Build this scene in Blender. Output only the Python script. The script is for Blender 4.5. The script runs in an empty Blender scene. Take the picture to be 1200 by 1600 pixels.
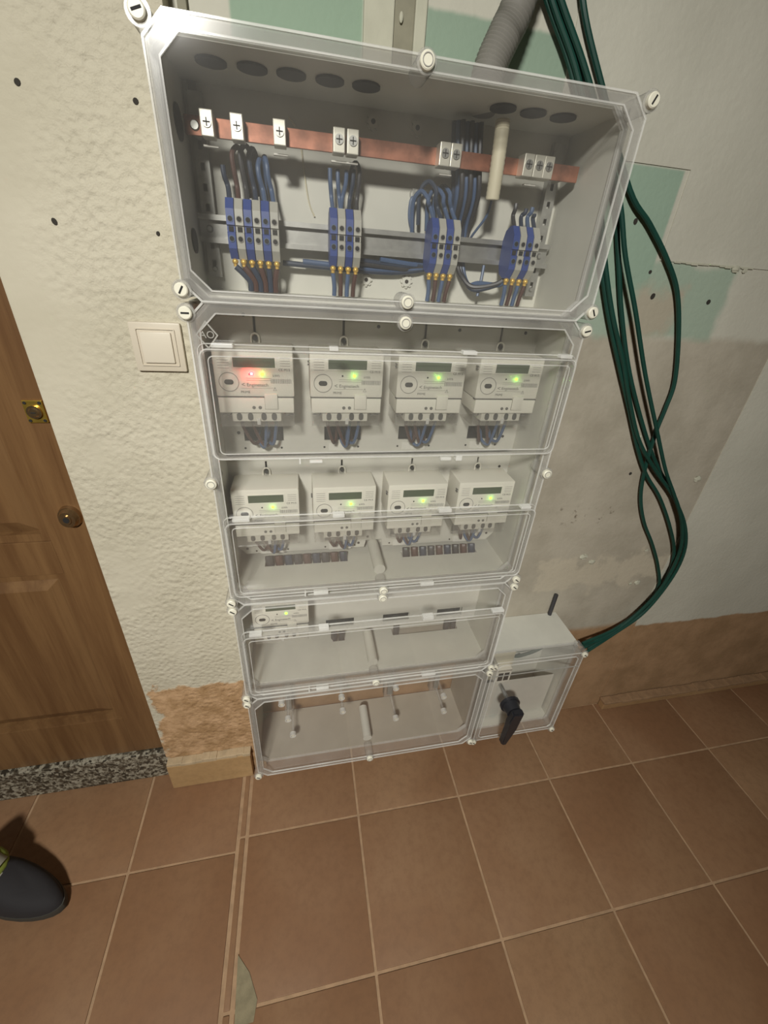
import bpy, bmesh, math, random
from mathutils import Vector, Matrix
random.seed(7)
scn = bpy.context.scene
COL = scn.collection

# ------------------------------------------------------------------ camera
F, PITCH, ROLL, YAW = 635.64, math.radians(28.654), math.radians(4.1105), math.radians(12.744)
CAM = Vector((0.1529, -0.8498, 1.5042)); POX, POY = 0.74, -31.0
fw = Vector((math.sin(YAW)*math.cos(PITCH), math.cos(YAW)*math.cos(PITCH), -math.sin(PITCH)))
r0 = Vector((math.cos(YAW), -math.sin(YAW), 0)); u0 = r0.cross(fw)
RR = math.cos(ROLL)*r0 + math.sin(ROLL)*u0
UU = -math.sin(ROLL)*r0 + math.cos(ROLL)*u0
cd = bpy.data.cameras.new('camera'); cam = bpy.data.objects.new('camera', cd); COL.objects.link(cam)
cd.sensor_fit = 'VERTICAL'; cd.sensor_height = 36; cd.lens = F/1600*36
cd.shift_x = -POX/1600; cd.shift_y = POY/1600; cd.clip_start = 0.02
m = Matrix((RR, UU, -fw)).transposed().to_4x4(); m.translation = CAM
cam.matrix_world = m
scn.camera = cam

# ------------------------------------------------------------------ world, light, exposure
w = bpy.data.worlds.new('world'); scn.world = w; w.use_nodes = True
w.node_tree.nodes['Background'].inputs[0].default_value = (0.9, 0.88, 0.8, 1)
w.node_tree.nodes['Background'].inputs[1].default_value = 0.05
LAMP = Vector((-0.38, -2.15, 2.53))
scn.view_settings.view_transform = 'Standard'; scn.view_settings.look = 'None'
scn.view_settings.gamma = 1; scn.view_settings.use_curve_mapping = False
scn.view_settings.exposure = 0.0
scn.cycles.transparent_max_bounces = 40
def area(name, loc, size, power, col, aim):
    l = bpy.data.lights.new(name, 'AREA'); l.shape = 'DISK'; l.size = size; l.energy = power; l.color = col
    o = bpy.data.objects.new(name, l); COL.objects.link(o); o.location = loc
    o.rotation_euler = (Vector(aim)-Vector(loc)).to_track_quat('-Z', 'Y').to_euler(); return o
AIM = Vector((0.20, 0.0, 0.48))
sl = area('ceiling_lamp_light', LAMP, 0.30, 33, (1.0, 0.985, 0.92), AIM)
sl.data.spread = math.radians(106)  # beam narrowed so the light falls off outwards like lens vignetting

def at(px, py, axis, val):
    """a photo pixel's ray met with the plane axis = val (real depth is chosen by the caller)"""
    d = fw*F + RR*(px-600-POX) - UU*(py-800-POY)
    return CAM + d*((val-CAM[axis])/d[axis])
def atY(px, py, y): return at(px, py, 1, y)

# ------------------------------------------------------------------ materials
class NT:
    def __init__(s, name):
        s.m = bpy.data.materials.new(name); s.m.use_nodes = True; s.t = s.m.node_tree
        s.b = s.t.nodes['Principled BSDF']; s.out = s.t.nodes['Material Output']
        s._c = None
    def n(s, typ, **kw):
        x = s.t.nodes.new(typ)
        for k, v in kw.items():
            if k.startswith('i_'): x.inputs[int(k[2:])].default_value = v
            else: setattr(x, k, v)
        return x
    def l(s, a, b): s.t.links.new(a, b)
    def co(s):
        if not s._c: s._c = s.n('ShaderNodeTexCoord')
        return s._c.outputs['Object']
    def noise(s, scale, detail=3, rough=.55, vec=None):
        x = s.n('ShaderNodeTexNoise'); x.inputs['Scale'].default_value = scale
        x.inputs['Detail'].default_value = detail; x.inputs['Roughness'].default_value = rough
        s.l(vec or s.co(), x.inputs['Vector']); return x.outputs['Fac']
    def math(s, op, a, b=None, clamp=False):
        x = s.n('ShaderNodeMath', operation=op); x.use_clamp = clamp
        for i, v in enumerate((a, b)):
            if v is None: continue
            if isinstance(v, (int, float)): x.inputs[i].default_value = v
            else: s.l(v, x.inputs[i])
        return x.outputs[0]
    def ramp(s, v, a, b, lo=0., hi=1.):
        x = s.n('ShaderNodeMapRange'); x.interpolation_type = 'SMOOTHSTEP'
        x.inputs[1].default_value = a; x.inputs[2].default_value = b
        x.inputs[3].default_value = lo; x.inputs[4].default_value = hi
        s.l(v, x.inputs[0]); return x.outputs[0]
    def mix(s, f, a, b):
        x = s.n('ShaderNodeMix', data_type='RGBA')
        if isinstance(f, (int, float)): x.inputs[0].default_value = f
        else: s.l(f, x.inputs[0])
        for i, v in ((6, a), (7, b)):
            if isinstance(v, tuple): x.inputs[i].default_value = v if len(v) == 4 else v+(1,)
            else: s.l(v, x.inputs[i])
        return x.outputs[2]
    def bump(s, h, strength=.3, dist=.002):
        x = s.n('ShaderNodeBump'); x.inputs['Strength'].default_value = strength
        x.inputs['Distance'].default_value = dist; s.l(h, x.inputs['Height']); s.l(x.outputs[0], s.b.inputs['Normal'])
    def color(s, c):
        if isinstance(c, tuple): s.b.inputs['Base Color'].default_value = c if len(c) == 4 else c+(1,)
        else: s.l(c, s.b.inputs['Base Color'])
    def xyz(s):
        x = s.n('ShaderNodeSeparateXYZ'); s.l(s.co(), x.inputs[0]); return x.outputs[0], x.outputs[1], x.outputs[2]
def lin(r, g, b):
    f = lambda c: ((c/255+.055)/1.055)**2.4 if c > 10 else c/255/12.92
    return (f(r), f(g), f(b))
def simple(name, rgb, rough=.5, metal=0., var=0., scale=30., spec=.5, bump=0.):
    t = NT(name); t.b.inputs['Roughness'].default_value = rough; t.b.inputs['Metallic'].default_value = metal
    t.b.inputs['Specular IOR Level'].default_value = spec
    c = lin(*rgb)
    if var:
        n = t.noise(scale, 4); t.color(t.mix(t.ramp(n, .3, .7), tuple(v*(1-var) for v in c), tuple(min(1, v*(1+var)) for v in c)))
    else: t.color(c)
    if bump: t.bump(t.noise(scale*8, 2), bump, .001)
    return t.m
def emit(name, rgb, s):
    t = NT(name); t.color(lin(*rgb)); t.b.inputs['Emission Color'].default_value = (*lin(*rgb), 1); t.b.inputs['Emission Strength'].default_value = s; return t.m
def clear(name, haze, rough=.06, tint=(.995, .995, .992), gloss=1.0, hazecol=(.62, .6, .56)):
    t = NT(name); nt = t.t; nt.nodes.remove(t.b)
    tr = t.n('ShaderNodeBsdfTransparent'); tr.inputs[0].default_value = (*tint, 1)
    gl = t.n('ShaderNodeBsdfGlossy'); gl.inputs['Roughness'].default_value = rough; gl.inputs[0].default_value = (gloss, gloss, gloss, 1)
    lw = t.n('ShaderNodeLayerWeight'); fr = t.math('ADD', t.math('MULTIPLY', t.math('POWER', lw.outputs['Facing'], 5.0), .8), .05)
    m1 = t.n('ShaderNodeMixShader'); t.l(fr, m1.inputs[0]); t.l(tr.outputs[0], m1.inputs[1]); t.l(gl.outputs[0], m1.inputs[2])
    df = t.n('ShaderNodeBsdfDiffuse'); df.inputs[0].default_value = (*hazecol, 1)
    m2 = t.n('ShaderNodeMixShader')
    f = t.ramp(t.noise(9, 4), .3, .75, haze*.7, haze*1.3); t.l(f, m2.inputs[0])
    t.l(m1.outputs[0], m2.inputs[1]); t.l(df.outputs[0], m2.inputs[2]); t.l(m2.outputs[0], t.out.inputs[0])
    return t.m

M = {}
M['clear'] = clear('clear_polycarbonate', .035)
M['clear_edge'] = clear('clear_polycarbonate_edge', .17, .2, gloss=.3)
M['clear_ridge'] = clear('clear_polycarbonate_ridge', .42, .15, hazecol=(.8, .79, .75))
M['clear_frost'] = clear('frosted_polycarbonate', .6, .3, hazecol=(.8, .79, .75))
M['clear_window'] = clear('clear_window_pane', .035, .03)
M['cover'] = clear('clear_terminal_cover', .07, .12)
M['case'] = simple('grey_polyester_case', (203, 201, 190), .55, var=.04, scale=12, bump=.05)
M['plate'] = simple('grey_mounting_plate', (200, 197, 187), .6, var=.03, scale=20)
M['ko'] = simple('dark_rubber_plug', (46, 46, 45), .7)
M['screwcream'] = simple('cream_plastic_screw', (222, 218, 200), .45)
M['slot'] = simple('black_slot', (28, 27, 26), .8)
M['meter'] = simple('pale_grey_meter_plastic', (218, 214, 201), .5)
M['meterlid'] = simple('pale_grey_meter_cover', (223, 219, 206), .5)
M['ink'] = simple('grey_print', (105, 103, 98), .8)
M['inkl'] = simple('light_grey_print', (150, 147, 140), .8)
M['lcd'] = simple('display_grey_green', (88, 96, 80), .25)
M['port'] = simple('optical_port_dark', (58, 58, 56), .3)
M['hole'] = simple('dark_hole', (48, 44, 38), .9)
M['label'] = simple('white_paper_label', (216, 213, 204), .7)
M['steel'] = simple('galvanised_steel', (176, 175, 170), .38, .75, var=.08, scale=60)
M['zinc'] = simple('nickel_clamp', (214, 210, 196), .4, .45)
M['case_dim'] = simple('dimmed_grey_case', (168, 160, 146), .55, var=.05, scale=12)  # case grey darkened and browned: the lowest box's dimness put into its colour
M['copper'] = simple('copper_bar', (150, 100, 80), .45, .55, var=.38, scale=28)
M['blue'] = simple('blue_terminal', (48, 70, 134), .5)
M['grey'] = simple('grey_terminal', (168, 166, 156), .5)
M['bluew'] = simple('blue_wire', (72, 92, 124), .42, var=.08)
M['dbluew'] = simple('dark_blue_wire', (46, 56, 74), .42)
M['brownw'] = simple('brown_wire', (80, 54, 48), .42)
M['blackw'] = simple('black_wire', (56, 55, 58), .42)
M['brass'] = simple('brass_ferrule', (226, 186, 96), .35, .5)
M['green'] = simple('green_cable', (18, 62, 52), .5, var=.08)
M['conduit'] = simple('grey_conduit', (124, 121, 114), .55)
M['tube'] = simple('beige_tube', (206, 198, 172), .55)
M['black'] = simple('black_handle', (40, 40, 44), .35)
M['greenled'] = emit('green_led', (120, 255, 40), 9)
M['redled'] = emit('red_led', (255, 40, 50), 14)
M['redglow'] = emit('red_led_core', (255, 200, 200), 14)
M['goldm'] = simple('brass_plate', (214, 180, 84), .28, .85, var=.12, scale=60)
M['bronze'] = simple('bronze_lock', (178, 150, 112), .22, .9, var=.1, scale=60)
M['switchp'] = simple('white_switch', (196, 186, 168), .4)
M['switchr'] = simple('white_rocker', (206, 197, 180), .35)
M['skirt_top'] = simple('baseboard_mortar', (176, 156, 126), .8, var=.12, scale=40, bump=.3)
M['brown_lip'] = simple('brown_mortar', (146, 116, 86), .85, var=.12, scale=40, bump=.3)
M['lampm'] = simple('lamp_housing', (225, 225, 220), .5)
M['soledark'] = simple('dark_rubber_sole', (62, 60, 54), .7)
M['shoe'] = simple('dark_shoe_fabric', (38, 36, 38), .85, bump=.2)
M['lime'] = simple('lime_green_fabric', (120, 130, 52), .8)
M['greyf'] = simple('pale_grey_fabric', (150, 148, 134), .8)
M['chip'] = simple('bare_screed', (136, 126, 100), .9, var=.12, scale=50, bump=.4)

def mat_tile(name, c1, c2):
    t = NT(name); t.b.inputs['Roughness'].default_value = .5; t.b.inputs['Specular IOR Level'].default_value = .35
    oi = t.n('ShaderNodeObjectInfo'); rnd = oi.outputs['Random']
    g = t.n('ShaderNodeNewGeometry'); v = g.outputs['Position']
    a = t.noise(3.2, 3, .5, v); b = t.noise(45, 5, .65, v)
    c = t.mix(t.ramp(a, .32, .68), lin(*c1), lin(*c2))
    c = t.mix(t.ramp(b, .35, .75, 0, .35), c, tuple(x*.62 for x in lin(*c1)))
    c = t.mix(t.math('MULTIPLY', rnd, .45), c, lin(118, 80, 56))
    t.color(c); t.l(t.ramp(b, .2, .8, .42, .62), t.b.inputs['Roughness']); t.bump(b, .12, .001)
    return t.m
M['tile'] = mat_tile('terracotta_tile', (138, 104, 75), (152, 120, 90))
M['grout'] = simple('pale_brown_grout', (166, 136, 106), .9, var=.12, scale=40, bump=.3)
M['skirt'] = mat_tile('glazed_baseboard', (172, 140, 98), (192, 160, 116))

def mat_granite():
    t = NT('speckled_granite'); t.b.inputs['Roughness'].default_value = .4
    v = t.n('ShaderNodeTexVoronoi'); v.inputs['Scale'].default_value = 120; t.l(t.co(), v.inputs['Vector'])
    n = t.noise(60, 5, .7)
    c = t.mix(t.ramp(n, .42, .6), lin(70, 62, 50), lin(156, 150, 134))
    sp = t.n('ShaderNodeSeparateColor'); t.l(v.outputs['Color'], sp.inputs[0])
    c = t.mix(t.ramp(sp.outputs[0], .7, .8), c, lin(52, 48, 40)); t.color(c); t.bump(n, .2, .001); return t.m
M['granite'] = mat_granite()

def mat_wood():
    t = NT('varnished_oak'); t.b.inputs['Roughness'].default_value = .42; t.b.inputs['Specular IOR Level'].default_value = .35
    mp = t.n('ShaderNodeMapping'); t.l(t.co(), mp.inputs[0]); mp.inputs['Scale'].default_value = (26, 26, 1.6)
    a = t.noise(1.0, 6, .65, mp.outputs[0])
    mp2 = t.n('ShaderNodeMapping'); t.l(t.co(), mp2.inputs[0]); mp2.inputs['Scale'].default_value = (220, 220, 5)
    b = t.noise(1.0, 3, .6, mp2.outputs[0])
    c = t.mix(t.ramp(a, .3, .72), lin(96, 68, 42), lin(120, 90, 58))
    c = t.mix(t.ramp(b, .5, .8, 0, .3), c, lin(72, 48, 28)); t.color(c); t.bump(b, .08, .001); return t.m
M['wood'] = mat_wood()

def rect(t, x, z, x0, x1, z0, z1, soft, wn, wob):
    d = t.math('MINIMUM', t.math('SUBTRACT', x, x0), t.math('SUBTRACT', x1, x))
    e = t.math('MINIMUM', t.math('SUBTRACT', z, z0), t.math('SUBTRACT', z1, z))
    d = t.math('MINIMUM', d, e); d = t.math('ADD', d, t.math('MULTIPLY', t.math('SUBTRACT', wn, .5), wob))
    return t.ramp(d, -soft, soft)
def mat_pier():
    t = NT('stippled_plaster'); t.b.inputs['Roughness'].default_value = .75; t.b.inputs['Specular IOR Level'].default_value = .3
    x, y, z = t.xyz(); big = t.noise(5, 4); fine = t.noise(95, 4, .6); mid = t.noise(38, 3, .6)
    c = t.mix(t.ramp(big, .3, .7), lin(182, 175, 155), lin(192, 185, 166))
    # dirt specks
    dirt = t.math('MULTIPLY', t.ramp(t.noise(24, 5, .7), .66, .72), rect(t, x, z, -.18, -.01, 1.60, 1.68, .03, big, .05))
    c = t.mix(dirt, c, lin(120, 110, 90))
    # bare brown render at the foot
    wn = t.noise(16, 5, .65)
    br = rect(t, x, z, -.285, .3, -.2, .455, .008, wn, .14)
    bc = t.mix(t.ramp(t.noise(22, 5, .7), .35, .7), lin(156, 124, 88), lin(192, 158, 122))
    c = t.mix(br, c, bc)
    t.color(c)
    # combed stipple near the cabinets, smooth elsewhere
    tex = t.ramp(t.math('ADD', x, t.math('MULTIPLY', t.noise(4, 3), .22)), -.16, -.02)
    tex = t.math('MAXIMUM', tex, t.math('MULTIPLY', t.ramp(z, 1.36, 1.2), t.ramp(t.noise(6, 2), .42, .62)))
    vr = t.n('ShaderNodeTexVoronoi'); vr.feature = 'SMOOTH_F1'; vr.inputs['Scale'].default_value = 85; t.l(t.co(), vr.inputs['Vector'])
    h = t.math('MULTIPLY', t.math('ADD', vr.outputs['Distance'], fine), t.math('ADD', t.math('MULTIPLY', tex, .85), .08))
    h = t.math('ADD', h, t.math('MULTIPLY', mid, t.math('ADD', t.math('MULTIPLY', br, .8), .1)))
    t.bump(h, .7, .005); return t.m
M['pier'] = mat_pier()
def mat_back(name, right=False):
    t = NT(name); t.b.inputs['Roughness'].default_value = .7; t.b.inputs['Specular IOR Level'].default_value = .3
    x, y, z = t.xyz(); big = t.noise(4, 4); wn = t.noise(14, 4, .6); fine = t.noise(80, 4)
    c = t.mix(t.ramp(big, .3, .7), lin(184, 181, 167), lin(194, 191, 177))
    if not right:
        cem = t.mix(t.ramp(t.noise(6, 5, .6), .3, .7), lin(158, 150, 134), lin(178, 170, 154))
        c = t.mix(rect(t, x, z, .5, 1.33, -.2, 1.41, .012, wn, .03), c, cem)
        c = t.mix(t.math('MULTIPLY', rect(t, x, z, .85, 1.30, .66, .76, .02, wn, .22), .7), c, lin(190, 180, 160))
        gr = lin(144, 164, 146)
        c = t.mix(t.math('MULTIPLY', rect(t, x, z, .5, 1.10, 1.405, 1.553, .012, wn, .05), .8), c, gr)
        c = t.mix(rect(t, x, z, .5, .885, 1.50, 1.704, .003, wn, .004), c, gr)
        c = t.mix(rect(t, x, z, .87, .98, 1.40, 1.50, .02, wn, .10), c, lin(168, 160, 142))
        c = t.mix(rect(t, x, z, .075, .262, 1.60, 2.2, .003, wn, .004), c, lin(136, 156, 136))
        c = t.mix(rect(t, x, z, .357, .66, 1.60, 1.848, .004, wn, .012), c, lin(136, 154, 136))
        # rough dark scratches left by an old box
        sc = t.math('MULTIPLY', t.ramp(t.noise(34, 5, .7), .56, .66), rect(t, x, z, .70, 1.02, .905, .95, .012, wn, .05))
        c = t.mix(sc, c, lin(88, 76, 60))
    wb = t.noise(9, 4)
    zz = t.math('ADD', z, t.math('MULTIPLY', t.math('SUBTRACT', wb, .5), .03))
    br = t.ramp(zz, .475, .445) if not right else t.ramp(zz, .448, .438)
    bc = t.mix(t.ramp(t.noise(7, 5, .65), .3, .7), lin(140, 112, 82), lin(166, 134, 102))
    c = t.mix(br, c, bc)
    t.color(c); t.bump(t.math('ADD', fine, t.math('MULTIPLY', t.noise(20, 3), 1.5)), .35, .002); return t.m
M['back'] = mat_back('patched_plaster'); M['right'] = mat_back('rough_right_plaster', True)
M['room'] = simple('cream_room_paint', (112, 107, 95), .8, var=.03, scale=4)
M['groove'] = simple('bare_grey_channel', (132, 128, 110), .8, var=.1, scale=25, bump=.2)
M['seam'] = simple('pale_filler', (178, 176, 158), .8, var=.05, scale=25, bump=.2)

# ------------------------------------------------------------------ mesh helpers
class MB:
    def __init__(s): s.b = bmesh.new()
    def box(s, x0, x1, y0, y1, z0, z1, bev=0):
        r = bmesh.ops.create_cube(s.b, size=1)
        bmesh.ops.scale(s.b, vec=(x1-x0, y1-y0, z1-z0), verts=r['verts'])
        bmesh.ops.translate(s.b, vec=((x0+x1)/2, (y0+y1)/2, (z0+z1)/2), verts=r['verts'])
        if bev:
            es = {e for v in r['verts'] for e in v.link_edges}
            bmesh.ops.bevel(s.b, geom=list(es), offset=bev, segments=2, affect='EDGES', profile=.6)
        return s
    def cyl(s, p, q, r, n=16, r2=None, caps=True):
        p, q = Vector(p), Vector(q); d = q-p
        rr = bmesh.ops.create_cone(s.b, cap_ends=caps, segments=n, radius1=r, radius2=r if r2 is None else r2, depth=d.length)
        mt = Matrix.Translation((p+q)/2) @ d.to_track_quat('Z', 'Y').to_matrix().to_4x4()
        bmesh.ops.transform(s.b, matrix=mt, verts=rr['verts']); return s
    def sph(s, c, r, n=12, sc=(1, 1, 1)):
        rr = bmesh.ops.create_uvsphere(s.b, u_segments=n, v_segments=max(6, n*2//3), radius=r)
        bmesh.ops.scale(s.b, vec=sc, verts=rr['verts']); bmesh.ops.translate(s.b, vec=c, verts=rr['verts']); return s
    def prism(s, pts, axis, a, b):
        """pts: 2-D outline in the two other axes, extruded along axis from a to b"""
        def P(u, v, k):
            c = [u, v]; c.insert(axis, k); return c
        v0 = [s.b.verts.new(P(u, v, a)) for u, v in pts]; v1 = [s.b.verts.new(P(u, v, b)) for u, v in pts]
        n = len(pts)
        try: s.b.faces.new(v0[::-1]); s.b.faces.new(v1)
        except ValueError: pass
        for i in range(n): s.b.faces.new((v0[i], v0[(i+1) % n], v1[(i+1) % n], v1[i]))
        return s
    def ring(s, outer, inner, y0, y1):
        """frame between two outlines (same vertex count) in xz, from y0 to y1"""
        n = len(outer)
        A = [s.b.verts.new((u, y0, v)) for u, v in outer]; B = [s.b.verts.new((u, y1, v)) for u, v in outer]
        C = [s.b.verts.new((u, y0, v)) for u, v in inner]; D = [s.b.verts.new((u, y1, v)) for u, v in inner]
        for i in range(n):
            j = (i+1) % n
            for q in ((A[i], A[j], B[j], B[i]), (C[j], C[i], D[i], D[j]), (A[j], A[i], C[i], C[j]), (B[i], B[j], D[j], D[i])):
                s.b.faces.new(q)
        return s
    def tube(s, pts, r, n=8, sub=6, corr=None):
        P = [Vector(p) for p in pts]; path = []
        ext = [P[0]*2-P[1]]+P+[P[-1]*2-P[-2]]
        for i in range(1, len(ext)-2):
            a, b, c, d = ext[i-1:i+3]
            for k in range(sub):
                t = k/sub
                path.append(.5*((2*b)+(c-a)*t+(2*a-5*b+4*c-d)*t*t+(3*b-a-3*c+d)*t**3))
        path.append(P[-1]); rings = []; nrm = None
        for i, p in enumerate(path):
            d = (path[min(i+1, len(path)-1)]-path[max(i-1, 0)]).normalized()
            if nrm is None: nrm = d.orthogonal().normalized()
            nrm = (nrm-d*nrm.dot(d)).normalized(); bn = d.cross(nrm)
            rad = r if corr is None else r*(1+corr*(1 if i % 2 else -1))
            rings.append([s.b.verts.new(p+rad*(nrm*math.cos(2*math.pi*k/n)+bn*math.sin(2*math.pi*k/n))) for k in range(n)])
        for a, b in zip(rings, rings[1:]):
            for k in range(n): s.b.faces.new((a[k], a[(k+1) % n], b[(k+1) % n], b[k]))
        s.b.faces.new(rings[0][::-1]); s.b.faces.new(rings[-1]); return s
    def build(s, name, mat, parent=None, smooth=False, kind=None, off=None):
        if off: bmesh.ops.translate(s.b, vec=off, verts=s.b.verts)
        bmesh.ops.recalc_face_normals(s.b, faces=s.b.faces)
        me = bpy.data.meshes.new(name); s.b.to_mesh(me); s.b.free()
        if smooth:
            for p in me.polygons: p.use_smooth = True
            try: me.set_sharp_from_angle(angle=math.radians(40))
            except Exception: pass
        me.materials.append(M[mat]); o = bpy.data.objects.new(name, me); COL.objects.link(o)
        if parent: o.parent = parent
        if kind: o['kind'] = kind
        return o
def tag(o, label, cat, group=None):
    o['label'] = label; o['category'] = cat
    if group: o['group'] = group
    return o
def empty(name, loc=(0, 0, 0)):
    o = bpy.data.objects.new(name, None); COL.objects.link(o); o.location = loc; o.empty_display_size = .02; return o
def copy_tree(o, parent=None):
    c = o.copy(); COL.objects.link(c)
    if parent: c.parent = parent
    for ch in list(o.children): copy_tree(ch, c)
    return c
def cham(x0, x1, z0, z1, c, k=0):
    if not k: return [(x0+c, z0), (x1-c, z0), (x1, z0+c), (x1, z1-c), (x1-c, z1), (x0+c, z1), (x0, z1-c), (x0, z0+c)]
    o = []
    for cx, cz, a0 in ((x1-c, z0+c, -90), (x1-c, z1-c, 0), (x0+c, z1-c, 90), (x0+c, z0+c, 180)):
        for i in range(k+1):
            a = math.radians(a0+90*i/k); o.append((cx+c*math.cos(a), cz+c*math.sin(a)))
    return o
_tx = {}
def text_mesh(name, body, size, mat, parent, loc, ext=.0001, align='CENTER'):
    """flat lettering facing -Y, turned into a mesh"""
    key = (body, size, mat, align)
    if key not in _tx:
        cu = bpy.data.curves.new('t', 'FONT'); cu.body = body; cu.size = size; cu.align_x = align; cu.align_y = 'CENTER'; cu.extrude = ext
        to = bpy.data.objects.new('t', cu); COL.objects.link(to)
        bpy.context.view_layer.update()
        me = bpy.data.meshes.new_from_object(to.evaluated_get(bpy.context.evaluated_depsgraph_get()))
        bpy.data.objects.remove(to); me.transform(Matrix.Rotation(math.pi/2, 4, 'X'))
        me.materials.clear(); me.materials.append(M[mat]); _tx[key] = me
    o = bpy.data.objects.new(name, _tx[key]); COL.objects.link(o); o.parent = parent; o.location = loc; return o

# ------------------------------------------------------------------ setting
def struct(o): o['kind'] = 'structure'; return o
XL, XR, YF, ZC = -1.7, 2.9, -2.7, 2.6
floor = struct(MB().box(XL, XR, YF, 0.06, -.06, -.003).build('floor', 'grout'))
def tile(x0, x1, y0, y1, tm={}):
    key = (round(x1-x0, 3), round(y1-y0, 3))
    g = .0035
    if key not in tm:
        tm[key] = MB().box(-(x1-x0)/2+g, (x1-x0)/2-g, -(y1-y0)/2+g, (y1-y0)/2-g, -.012, 0, .0015).build('tile', 'tile', floor, True)
        o = tm[key]
    else:
        o = tm[key].copy(); COL.objects.link(o)
    o.location = ((x0+x1)/2, (y0+y1)/2, random.uniform(-.0006, .0003)); o.rotation_euler = (random.uniform(-.001, .001), random.uniform(-.001, .001), 0)
S = .3323; GX = -.049; GY = -.2307
ys = [0.0] + [GY-S*i for i in range(0, 8)]
xs = [GX+S*i for i in range(0, 9)]
for a, b in zip(xs, xs[1:]):
    for y1, y0 in zip(ys, ys[1:]): tile(a, b, y0, y1)
LX = -.077; LY = -.264
xl = [LX, -.362]+[-.362-S*i for i in range(1, 5)]
yl = [0.0]+[LY-S*i for i in range(0, 8)]
for b, a in zip(xl, xl[1:]):
    for y1, y0 in zip(yl, yl[1:]): tile(a, b, y0, y1)
for i, (y1, y0) in enumerate(zip(ys, ys[1:])):
    tile(-.0735, -.0525, y0, y1)

wall = struct(MB().box(-.290, XR, 0, .06, -.06, ZC).build('wall_back', 'back'))
MB().box(XL, -1.165, 0, .06, -.06, ZC).box(-1.165, -.290, 0, .06, 2.165, ZC).build('wall_piece', 'pier', wall)
pier = struct(MB().box(-.297, -.004, -.04, 0.0, -.0, ZC, .003).build('wall_left', 'pier'))
rp = struct(MB().box(1.298, XR, -.002, 0.0, 0, 1.556).build('wall_right', 'right'))
pl = MB().box(.895, XR, -.002, 0.0, 1.556, ZC).box(.60, .895, -.002, 0.0, 1.706, ZC).build('plaster_skin', 'right', wall)
struct(MB().box(XL-.06, XL, YF, .06, -.06, ZC).build('wall_far_left', 'room'))
struct(MB().box(XR, XR+.06, YF, .06, -.06, ZC).build('wall_far_right', 'room'))
struct(MB().box(XL, XR, YF-.06, YF, -.06, ZC).build('wall_front', 'room'))
struct(MB().box(XL, XR, YF, .06, ZC, ZC+.06).build('ceiling', 'room'))
def blob_hole(px, py, y, par, r=.0045):
    r *= .72
    p = atY(px, py, y)
    o = MB().cyl((0, .002, 0), (0, -.0006, 0), r, 10).build('drill_hole', 'hole', par); o.location = p
    o.scale = (1, 1, random.uniform(1, 1.4)); o.rotation_euler = (0, random.uniform(-.6, .6), 0)
for a in ((27, 128), (85, 346), (212, 158)): blob_hole(*a, -.0405, pier, .005)
blob_hole(247, 365, -.0405, pier, .0038); blob_hole(254, 578+1, -.0405, pier, .002)
for a, r in (((993, 346), .006), ((1016, 425), .005), ((1020, 463), .007), ((1107, 472), .007), ((985, 740), .006), ((1090, 748), .004), ((1000, 683), .003)):
    blob_hole(*a, -.0005, wall, r)
# crumbly lumps of plaster and a wall plug
for px, py, s in ((1000, 683, .006), (1090, 748, .011), (996, 910, .010), (985, 912, .006), (1150, 421, .009), (1164, 423, .006), (912, 870, .012), (925, 878, .010), (1010, 860, .006)):
    p = atY(px, py, -.002); q = MB().sph((0, 0, 0), s, 8, (1.2, .35, .8)); 
    for v in q.b.verts: v.co += Vector([random.uniform(-1, 1)*s*.18 for _ in range(3)])
    o = q.build('plaster_lump', 'seam', wall, True); o.location = p
# ledge where the newer plaster stops, torn edge
q = MB()
for i in range(14):
    x = .93+i*.0145; q.box(x, x+.0155, -.0028-random.random()*.001, 0, 1.5535+random.uniform(-.0015, .0015), 1.558, .001)
q.build('plaster_ledge', 'seam', wall)
# channel and filler strips above the cabinets
MB().box(.308, .338, -.003, 0, 1.74, ZC, .001).build('wall_channel', 'groove', wall)
MB().box(.262, .307, -.008, 0, 1.74, ZC, .002).build('filler_strip', 'seam', wall)
MB().box(.338, .356, -.008, 0, 1.74, ZC, .002).build('filler_strip', 'seam', wall)
MB().box(.008, .02, -.01, 0, 1.70, ZC, .001).build('wall_channel', 'groove', wall)
o = MB().sph((0, 0, 0), .004, 8, (.8, .6, 1.6)).build('plaster_lump', 'seam', wall); o.location = atY(627, 27, -.006)
# baseboards
bb = struct(MB().box(-.293, -.046, -.064, -.040, 0, .122, .004).build('baseboard_left', 'skirt'))
q = MB()
for i in range(12):
    x = -.290+i*.0203; q.box(x-.002, x+.0222, -.062-random.uniform(0, .003), -.040, .118, .131+random.uniform(-.003, .004), .002)
q.build('mortar_lip', 'skirt_top', bb)
br = struct(MB().box(1.30, XR, -.030, -.004, 0, .040, .003).build('baseboard_right', 'skirt'))
q = MB()
for i in range(40):
    x = 1.30+i*.04; q.box(x-.003, x+.044, -.034-random.uniform(0, .004), -.004, .036, .047+random.uniform(-.003, .003), .002)
q.build('mortar_lip', 'brown_lip', br)
# screed chip beside the joint
c = [at(*p, 2, 0) for p in ((372, 1492), (390, 1520), (402, 1562), (396, 1597), (366, 1606))]
o = MB().prism([(p.x, p.y) for p in c], 2, -.002, .0012).build('bare_screed_patch', 'chip', floor)

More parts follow.
